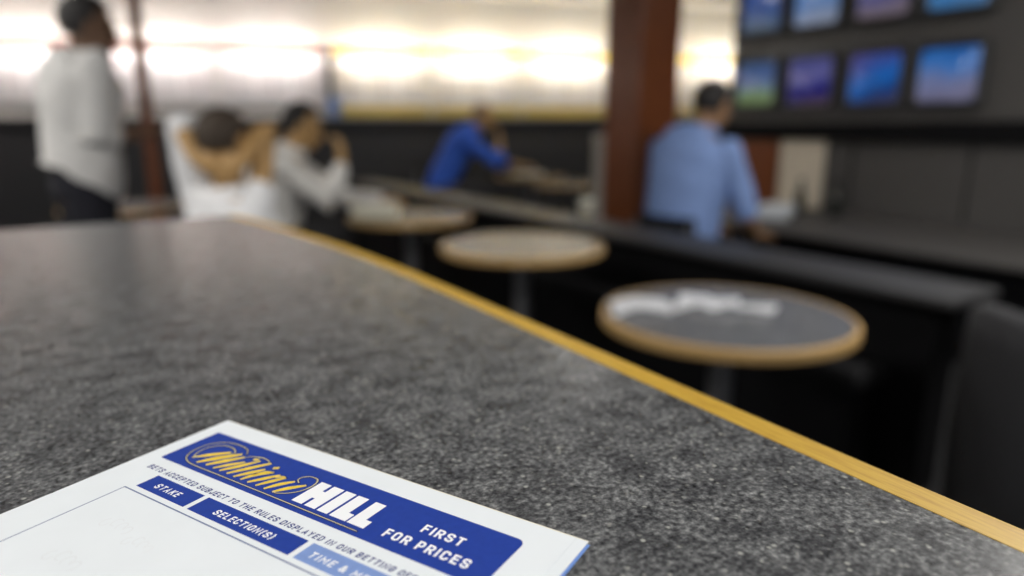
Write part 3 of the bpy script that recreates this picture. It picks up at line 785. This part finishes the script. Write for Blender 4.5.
# ------------------------------------------------------------------ people
CR = Matrix.Rotation(-YAW, 3, 'Z')
def at(px, py, d, dd=0.0):
    """room-scale coordinates in a frame turned with the room's heading: right, ahead, up"""
    u = px - 512; v = py - 288; f = 685
    fw = f * math.cos(PITCH) - v * math.sin(PITCH); dn = f * math.sin(PITCH) + v * math.cos(PITCH)
    return Vector((u / fw * d, d + dd, CAM_Z - dn / fw * d))
def ell_ring(c, t, lat, hw, hd, n=28, p=2.4):
    c = Vector(c); t = Vector(t).normalized(); lat = Vector(lat); lat = (lat - t * lat.dot(t)).normalized(); dp = t.cross(lat)
    out = []
    for i in range(n):
        a = 2 * PI * i / n; ca, sa = math.cos(a), math.sin(a)
        out.append(c + lat * hw * math.copysign(abs(ca) ** (2 / p), ca) + dp * hd * math.copysign(abs(sa) ** (2 / p), sa))
    return out
def spine_loft(bm, spec, lat):
    pts = [Vector(s_[0]) for s_ in spec]
    rings = []
    for i, s_ in enumerate(spec):
        t = pts[min(i + 1, len(pts) - 1)] - pts[max(i - 1, 0)]
        rings.append(ell_ring(s_[0], t, lat, s_[1], s_[2]))
    loft(bm, rings)
def hand(bm, wrist, direction, palm_n, curl=0.5, thumb_side=1, size=1.0):
    d = Vector(direction).normalized(); n_ = Vector(palm_n); n_ = (n_ - d * n_.dot(d)).normalized(); s_ = d.cross(n_)
    w_ = Vector(wrist)
    # palm as a loft
    rings = []
    for k, (dist, hw, ht) in enumerate([(0.0, .027, .020), (.03, .036, .018), (.065, .042, .016), (.09, .042, .013)]):
        rings.append(ell_ring(w_ + d * dist * size, d, s_, hw * size, ht * size, 16, 3))
    loft(bm, rings)
    for k, (off, ln) in enumerate([(-.031, .066), (-.0105, .078), (.0105, .073), (.031, .058)]):
        p = w_ + (d * 0.084 + s_ * off * thumb_side * -1) * size
        pts = [p]; ang = 0.15 + curl * 0.3
        for seg, fr in enumerate((0.45, 0.32, 0.23)):
            dr = (d * math.cos(ang) + n_ * math.sin(ang) - s_ * off * thumb_side * 5.0 * (1 - curl * 0.5)).normalized()
            p = p + dr * ln * fr * size; pts.append(p); ang += curl * (0.6 + 0.12 * k)
        tube(bm, pts, [.0090 * size, .0085 * size, .0078 * size, .0068 * size], 10)
    p = w_ + (d * 0.022 + s_ * 0.03 * thumb_side) * size; pts = [p]
    for dr, ln in ((d * .7 + s_ * .7 * thumb_side + n_ * .2, .036), (d * .85 + s_ * .4 * thumb_side + n_ * .35, .03), (d * .95 + s_ * .1 * thumb_side + n_ * .4, .024)):
        p = p + dr.normalized() * ln * size; pts.append(p)
    tube(bm, pts, [.014 * size, .012 * size, .0105 * size, .0085 * size], 10)
def build_person(label, loc_d, S_):
    """S_: dictionary of joints in the turned frame; the figure's root sits on the floor below the hips"""
    hip = Vector(S_['spine'][0][0])
    root = thing('person', label, 'person', CR @ Vector((hip.x, hip.y, 0)), -YAW)
    O = Vector((hip.x, hip.y, 0))
    J = lambda p: Vector(p) - O
    phi = math.radians(S_['face']); F = Vector((math.cos(phi), math.sin(phi), 0)); Lt = Vector((-F.y, F.x, 0))
    hphi = math.radians(S_.get('head_face', S_['face'])); HF = Vector((math.cos(hphi), math.sin(hphi), 0)); 
    pitch = math.radians(S_.get('head_pitch', 0))
    head = J(S_['head'])
    HM = Matrix.Rotation(hphi - PI / 2, 3, 'Z') @ Matrix.Rotation(pitch, 3, 'X')     # head local: +Y face, +Z crown
    def H(x, y, z): return head + HM @ Vector((x, y, z))
    sp = [(J(c), a, b) for c, a, b in S_['spine']]
    neck0 = sp[-1][0]
    # --- body: one continuous surface
    bm = bmesh.new()
    spine_loft(bm, [(c, a * 0.90, b * 0.90) for c, a, b in sp], Lt)
    tube(bm, [neck0 - Vector((0, 0, .03)), neck0.lerp(H(0, -.03, -.06), .5), H(0, -.02, -.05)], [.066, .056, .056], 16)
    ellipsoid(bm, H(0, -.012, .035), (.076, .095, .088), HM)         # skull
    ellipsoid(bm, H(0, .018, -.035), (.062, .072, .078), HM)         # face
    ellipsoid(bm, H(0, .055, -.088), (.030, .028, .024), HM, 2)      # chin
    tube(bm, [H(0, .088, .012), H(0, .104, -.018), H(0, .108, -.034)], [.008, .011, .014], 10)   # nose
    ellipsoid(bm, H(0, .088, .030), (.050, .014, .012), HM, 2)       # brow
    ellipsoid(bm, H(0, .088, -.064), (.026, .012, .007), HM, 2)      # lips
    for sx in (-1, 1):
        ellipsoid(bm, H(sx * .078, -.005, -.008), (.011, .020, .032), HM, 2)
        ellipsoid(bm, H(sx * .042, .066, -.022), (.022, .018, .018), HM, 2)
    for a in S_['arms']:
        sh, el, wr = J(a['sh']), J(a['el']), J(a['wr'])
        tube(bm, [sh, sh.lerp(el, .5), el, el.lerp(wr, .35), wr], [.052, .048, .041, .042, .028], 14)
        hd = Vector(a['hd']); hand(bm, wr + (wr - el).normalized() * 0.005, hd, a['pn'], a.get('curl', .5), a.get('ts', 1))
    for l in S_['legs']:
        h_, k_, an = J(l['hip']), J(l['knee']), J(l['ankle'])
        tube(bm, [h_, h_.lerp(k_, .5), k_, k_.lerp(an, .35), an], [.085, .074, .055, .056, .036], 14)
        fd = Vector(l.get('fd', F)).normalized()
        ellipsoid(bm, an + fd * .04 - Vector((0, 0, .045)), (.026, .085, .022), Matrix.Rotation(math.atan2(fd.y, fd.x) - PI / 2, 3, 'Z'), 2)
    b2 = remesh(bm, 0.005, 4)
    finish(b2, 'body', S_['skin'], root, smooth=True)
    # eyes
    for sx in (-1, 1):
        bm = bmesh.new(); ellipsoid(bm, H(sx * .030, .078, .006), (.0135, .0115, .009), HM, 2); finish(bm, 'eye', 'eye', root, smooth=True)
    # hair: cap with a hairline
    bm = bmesh.new()
    t = bmesh.new(); bmesh.ops.create_icosphere(t, subdivisions=5, radius=1)
    k = S_.get('hair_len', 0.0)
    kill = []
    for v in t.verts:
        c = v.co.copy()
        if (c.y > 0.25 and c.z < 0.42 + 0.15 * c.y) or (c.z < -0.62 - k) or (abs(c.x) > 0.6 and c.y > -0.05 and c.z < 0.0): kill.append(v)
        if S_.get('balding') and c.z > 0.55: kill.append(v)
    bmesh.ops.delete(t, geom=list(set(kill)), context='VERTS')
    for v in t.verts:
        c = v.co; r = 1 + 0.035 * noise.noise(c * 9)
        v.co = Vector((c.x * .085 * r, c.y * .105 * r - .014, c.z * .100 * r + .034))
        v.co = H(*v.co)
    bmesh.ops.solidify(t, geom=t.faces[:], thickness=-0.012)
    join(bm, t); finish(bm, 'hair', S_['hair'], root, smooth=True)
    # shirt
    bm = bmesh.new()
    grow = S_.get('grow', 0.016)
    ss = [(c, a + grow, b + grow) for c, a, b in sp]
    top = ss[-1]; ss[-1] = (top[0] - Vector((0, 0, .01)), top[1], top[2])
    spine_loft(bm, ss, Lt)
    for a in S_['arms']:
        sh, el, wr = J(a['sh']), J(a['el']), J(a['wr'])
        sl = a.get('sleeve', 2.0)             # 1 = to the elbow, 2 = to the wrist
        if sl <= 1:
            e_ = sh.lerp(el, sl); tube(bm, [sh, sh.lerp(e_, .5), e_], [.070, .068, .066], 16)
        else:
            e_ = el.lerp(wr, (sl - 1) * 0.96); tube(bm, [sh, sh.lerp(el, .5), el, el.lerp(e_, .45), e_], [.070, .066, .064, .060, .044], 16)
    b2 = remesh(bm, 0.008, 6)
    if S_.get('hem'):                     # untucked tails: the hem is high at one side and slants down to the other
        z0, x0, slope = S_['hem']
        for v in b2.verts: v.co.z = max(v.co.z, min(z0, z0 - slope * (v.co.x - x0)) + 0.012 * math.sin(v.co.x * 26 + v.co.y * 17))
    for v in b2.verts:
        v.co += v.normal * 0.006 * noise.noise(v.co * 9)
    finish(b2, 'shirt', S_['shirt'], root, smooth=True)
    bm = bmesh.new()                                                    # collar
    cb = neck0 + Vector((0, 0, .0)); n = 24
    tt = (H(0, -.02, -.05) - neck0).normalized()
    loft(bm, [ring(cb - tt * .015, tt, .082, n), ring(cb + tt * .03, tt, .070, n), ring(cb + tt * .034, tt, .067, n), ring(cb + tt * .0, tt, .070, n)], False)
    finish(bm, 'collar', S_['shirt'], root, smooth=True)
    # trousers
    bm = bmesh.new()
    hl = [J(l['hip']) for l in S_['legs']]
    c = (hl[0] + hl[1]) / 2
    up = (sp[1][0] - sp[0][0]).normalized()
    spine_loft(bm, [(c - up * .09, sp[0][1] * .8, .10), (c - up * .02, sp[0][1] * 1.0 + .01, sp[0][2] + .012), (c + up * .10, sp[0][1] * .98 + .004, sp[0][2] + .004)], Lt)
    for l in S_['legs']:
        h_, k_, an = J(l['hip']), J(l['knee']), J(l['ankle'])
        tube(bm, [h_, h_.lerp(k_, .5), k_, k_.lerp(an, .5), an.lerp(k_, .02)], [.104, .092, .076, .068, .062], 16)
    finish(remesh(bm, 0.010, 5), 'trousers', S_['trousers'], root, smooth=True)
    for l in S_['legs']:
        an = J(l['ankle']); fd = Vector(l.get('fd', F)).normalized(); sd = Vector((-fd.y, fd.x, 0))
        bm = bmesh.new()
        rs_ = []
        for y_, hw, ht in [(-.075, .025, .03), (-.06, .036, .045), (0, .040, .058), (.06, .044, .040), (.12, .050, .028), (.165, .045, .022), (.19, .026, .015)]:
            cc = Vector((an.x, an.y, 0)) + fd * y_
            rr_ = []
            for q in range(16):
                a = 2 * PI * q / 16
                rr_.append(cc + sd * hw * math.cos(a) + Vector((0, 0, max(0.001, ht + ht * math.sin(a) * (1.05 if math.sin(a) > 0 else 1)))))
            rs_.append(rr_)
        loft(bm, rs_); finish(bm, 'shoe', 'shoe_black', root, smooth=True)
    return root
def V(x, y, z): return Vector((x, y, z))
def legs_seated(hc, F, thigh=.42, spread=.10, shin=None, seat=None):
    """two bent legs for a sitter facing F"""
    Lt = Vector((-F.y, F.x, 0)); out = []
    for s_ in (1, -1):
        h_ = hc + Lt * s_ * .09; k_ = h_ + F * thigh + Lt * s_ * spread * .5 + V(0, 0, -.02 if seat is None else seat)
        out.append(dict(hip=h_, knee=k_, ankle=V(k_.x, k_.y, .085) + F * .02))
    return out
def FV(deg): return V(math.cos(math.radians(deg)), math.sin(math.radians(deg)), 0)

# A: standing man, seen from behind
d = 3.1; F = FV(45); R_ = V(F.y, -F.x, 0)
hipc = at(83, 178, d)
spine = [(at(84, 203, d), .165, .115), (at(83, 160, d), .165, .115), (at(80, 130, d), .165, .112), (at(80, 100, d), .185, .120), (at(82, 76, d), .200, .118), (at(84, 64, d), .165, .095), (at(86, 56, d), .075, .065)]
hp = at(84, 185, d)
lgs = [dict(hip=hp + R_ * s_ * .09, knee=V(hp.x, hp.y, .50) + R_ * s_ * .10 + F * .02, ankle=V(hp.x, hp.y, .085) + R_ * s_ * .12) for s_ in (1, -1)]
sh = at(84, 70, d)
A = dict(spine=spine, head=at(90, 30, d), face=45, head_face=25, head_pitch=-6, skin='skin_dark', hair='hair_black', shirt='shirt_white', trousers='trousers_black', legs=lgs, grow=.034,
         arms=[dict(sh=sh + R_ * .185 + V(0, 0, .01), el=at(114, 138, d, -.14), wr=at(132, 133, d, .06), hd=V(.6, .7, .1), pn=V(0, 0, -1), curl=.6, ts=1, sleeve=1.45),
               dict(sh=sh - R_ * .185 + V(0, 0, .01), el=at(49, 128, d, .16), wr=at(64, 165, d, .26), hd=V(.4, .2, -1), pn=V(1, 0, 0), curl=.5, ts=-1, sleeve=2.0)],
         hem=(1.055, 0.04, 0.95))
build_person('man standing with his back turned in a loose white shirt and black trousers', d, A)

# B: seated, hands behind the head
d = 2.9; F = FV(68); R_ = V(F.y, -F.x, 0)
hp = at(226, 284, d, .0)
sh = at(230, 206, d)
spine = [(hp, .20, .15), (at(240, 265, d), .21, .15), (at(237, 238, d), .21, .14), (at(231, 216, d), .195, .125), (at(231, 200, d), .17, .10), (at(233, 192, d), .075, .07)]
B = dict(spine=spine, head=at(226, 143, d), face=68, head_face=60, skin='skin_tan', hair='hair_dark_brown', shirt='shirt_bright', trousers='trousers_charcoal', legs=legs_seated(hp, F),
         arms=[dict(sh=sh - R_ * .17, el=at(175, 126, d, .06), wr=at(204, 157, d, -.08), hd=V(1, -.15, -.35), pn=V(.1, 1, 0), curl=.45, ts=1, sleeve=.98),
               dict(sh=sh + R_ * .15, el=at(256, 124, d, .12), wr=at(250, 160, d, -.07), hd=V(-1, -.25, -.4), pn=V(-.1, 1, 0), curl=.45, ts=-1, sleeve=.16)])
build_person('man in a bright white shirt seated beyond the counter with both hands behind his neck', d, B)

# C: profile, hand at the mouth
d = 3.95; F = FV(12); R_ = V(F.y, -F.x, 0)
hp = at(272, 238, d)
sh = at(287, 165, d)
spine = [(hp, .185, .165), (at(270, 222, d), .185, .165), (at(272, 200, d), .19, .165), (at(277, 180, d), .20, .165), (at(283, 163, d), .20, .150), (at(289, 156, d), .15, .09), (at(293, 150, d), .07, .065)]
C_ = dict(spine=spine, head=at(303, 128, d), face=12, head_face=5, head_pitch=-14, skin='skin_tan', hair='hair_black', shirt='shirt_grey_white', trousers='trousers_charcoal', legs=legs_seated(hp, F, .40),
          arms=[dict(sh=sh + R_ * .18, el=at(338, 199, d, -.16), wr=at(346, 160, d, -.10), hd=V(-.1, .15, 1), pn=V(-1, .2, 0), curl=.7, ts=-1, sleeve=1.85),
                dict(sh=sh - R_ * .18, el=at(340, 204, d, .22), wr=at(374, 203, d, .16), hd=V(1, -.2, .05), pn=V(0, 0, -1), curl=.5, ts=1, sleeve=2.0)])
build_person('man in an off-white shirt in profile, elbow on the table, hand raised', d, C_)

# D: far man in royal blue
d = 6.7; F = FV(5); R_ = V(F.y, -F.x, 0)
hp = at(438, 190, d)
sh = at(464, 138, d)
spine = [(hp, .165, .125), (at(442, 180, d), .160, .125), (at(450, 164, d), .165, .130), (at(458, 148, d), .18, .135), (at(465, 138, d), .19, .125), (at(471, 132, d), .15, .09), (at(475, 129, d), .07, .065)]
D_ = dict(spine=spine, head=at(484, 117, d), face=5, head_face=0, head_pitch=-16, balding=True, skin='skin_tan', hair='hair_brown', shirt='shirt_royal', trousers='trousers_charcoal', legs=legs_seated(hp, F, .42),
          arms=[dict(sh=sh + R_ * .18, el=at(500, 163, d, -.22), wr=at(500, 141, d, -.14), hd=V(-.15, .2, 1), pn=V(-1, .2, 0), curl=.5, ts=-1, sleeve=1.5),
                dict(sh=sh - R_ * .18, el=at(498, 164, d, .20), wr=at(520, 166, d, .05), hd=V(1, -.2, 0), pn=V(0, 0, -1), curl=.5, ts=1, sleeve=1.5)])
build_person('man in a royal blue top leaning on a far table, head in hand', d, D_)

# E: broad man in light blue, watching the screens
d = 3.8; F = FV(42); R_ = V(F.y, -F.x, 0)
hp = at(680, 252, d)
sh = at(694, 150, d)
spine = [(hp, .185, .145), (at(681, 236, d), .185, .150), (at(684, 208, d), .195, .155), (at(689, 178, d), .215, .155), (at(694, 154, d), .225, .140), (at(699, 138, d), .17, .11), (at(704, 130, d), .08, .075)]
E_ = dict(spine=spine, head=at(713, 107, d), face=42, head_face=25, head_pitch=-10, skin='skin_brown', hair='hair_black', shirt='shirt_sky', trousers='trousers_charcoal', legs=legs_seated(hp, F),
          arms=[dict(sh=sh + R_ * .21, el=at(741, 217, d, -.14), wr=at(757, 236, d, .06), hd=V(.9, .5, 0), pn=V(0, 0, -1), curl=.5, ts=1, sleeve=.85),
                dict(sh=sh - R_ * .21, el=at(672, 222, d, .30), wr=at(722, 236, d, .36), hd=V(.9, -.3, 0), pn=V(0, 0, -1), curl=.5, ts=-1, sleeve=.85)])
build_person('broad man in a light blue shirt seated before the wooden pillar, facing the televisions', d, E_)

# ------------------------------------------------------------------ chairs
def make_chair(zs):
    t = thing('cafe_chair', 'x', 'chair')
    bm = bmesh.new(); box(bm, (0, 0, zs - 0.025), (0.42, 0.42, 0.05), 0.018, 4); finish(bm, 'seat', 'leatherette', t)
    bm = bmesh.new()
    rg = []
    for k in range(9):
        a = (k / 8 - 0.5) * 1.1; x = 0.34 * math.sin(a); y = -0.235 - 0.0 + 0.34 * (1 - math.cos(a)) * 0.6
        rg.append([(x, y + o_, z_ + zs) for o_, z_ in ((-.016, .17), (.012, .165), (.010, .33), (-.022, .335))])
    loft(bm, rg); finish(bm, 'backrest', 'leatherette', t)
    for sx in (-1, 1):
        bm = bmesh.new(); tube(bm, [(sx * .18, .18, zs - .05), (sx * .20, .21, 0.012)], .011, 10); finish(bm, 'leg', 'steel', t, smooth=True)
        bm = bmesh.new(); tube(bm, [(sx * .17, -.245, zs + .30), (sx * .18, -.20, zs - .03), (sx * .20, -.235, 0.012)], .011, 10); finish(bm, 'leg', 'steel', t, smooth=True)
    return t
chairs = [  # hip point, facing (deg), seat height, label
    (B['spine'][0][0], 68, 'black chair under the man with his hands behind his neck'),
    (C_['spine'][0][0], 12, 'black chair under the man in the off-white shirt'),
    (D_['spine'][0][0], 5, 'black chair under the man in the royal blue top'),
    (E_['spine'][0][0], 42, 'black chair under the man in the light blue shirt'),
]
for hp_, deg, lab in chairs:
    c = make_chair(hp_.z - 0.115)
    p = CR @ Vector((hp_.x, hp_.y, 0)) + CR @ (FV(deg) * 0.06)
    c.location = (p.x, p.y, 0); c.rotation_euler = (0, 0, math.radians(deg) - PI / 2 - YAW)
    tag(c, lab, 'chair', 'black chairs of the seated men')

# tub chair at the right edge
tub = thing('tub_chair', 'charcoal upholstered tub chair at the right edge of the picture', 'chair', (2.06, 0.54, 0), math.radians(60))
bm = bmesh.new()
rg = []
for k in range(17):
    a = math.radians(-20 + 220 * k / 16)
    top = 0.70 + 0.10 * math.sin(max(0, min(PI, (a))))
    rg.append([(r * math.cos(a), r * math.sin(a), z_) for r, z_ in ((.24, .10), (.31, .10), (.325, .40), (.315, top - .02), (.28, top), (.25, top - .02), (.24, .40))])
loft(bm, rg); finish(bm, 'back_shell', 'charcoal_fabric', tub, smooth=True)
bm = bmesh.new(); lathe(bm, [(0.20, .12), (0.235, .14), (0.235, .40), (0.225, .43), (0.18, .445)], 36); finish(bm, 'seat_cushion', 'charcoal_fabric', tub, smooth=True)
for a in (45, 135, 225, 315):
    bm = bmesh.new(); x, y = .2 * math.cos(math.radians(a)), .2 * math.sin(math.radians(a)); tube(bm, [(x, y, .12), (x * 1.1, y * 1.1, .012)], [.02, .012], 10); finish(bm, 'leg', 'black_gloss', tub)
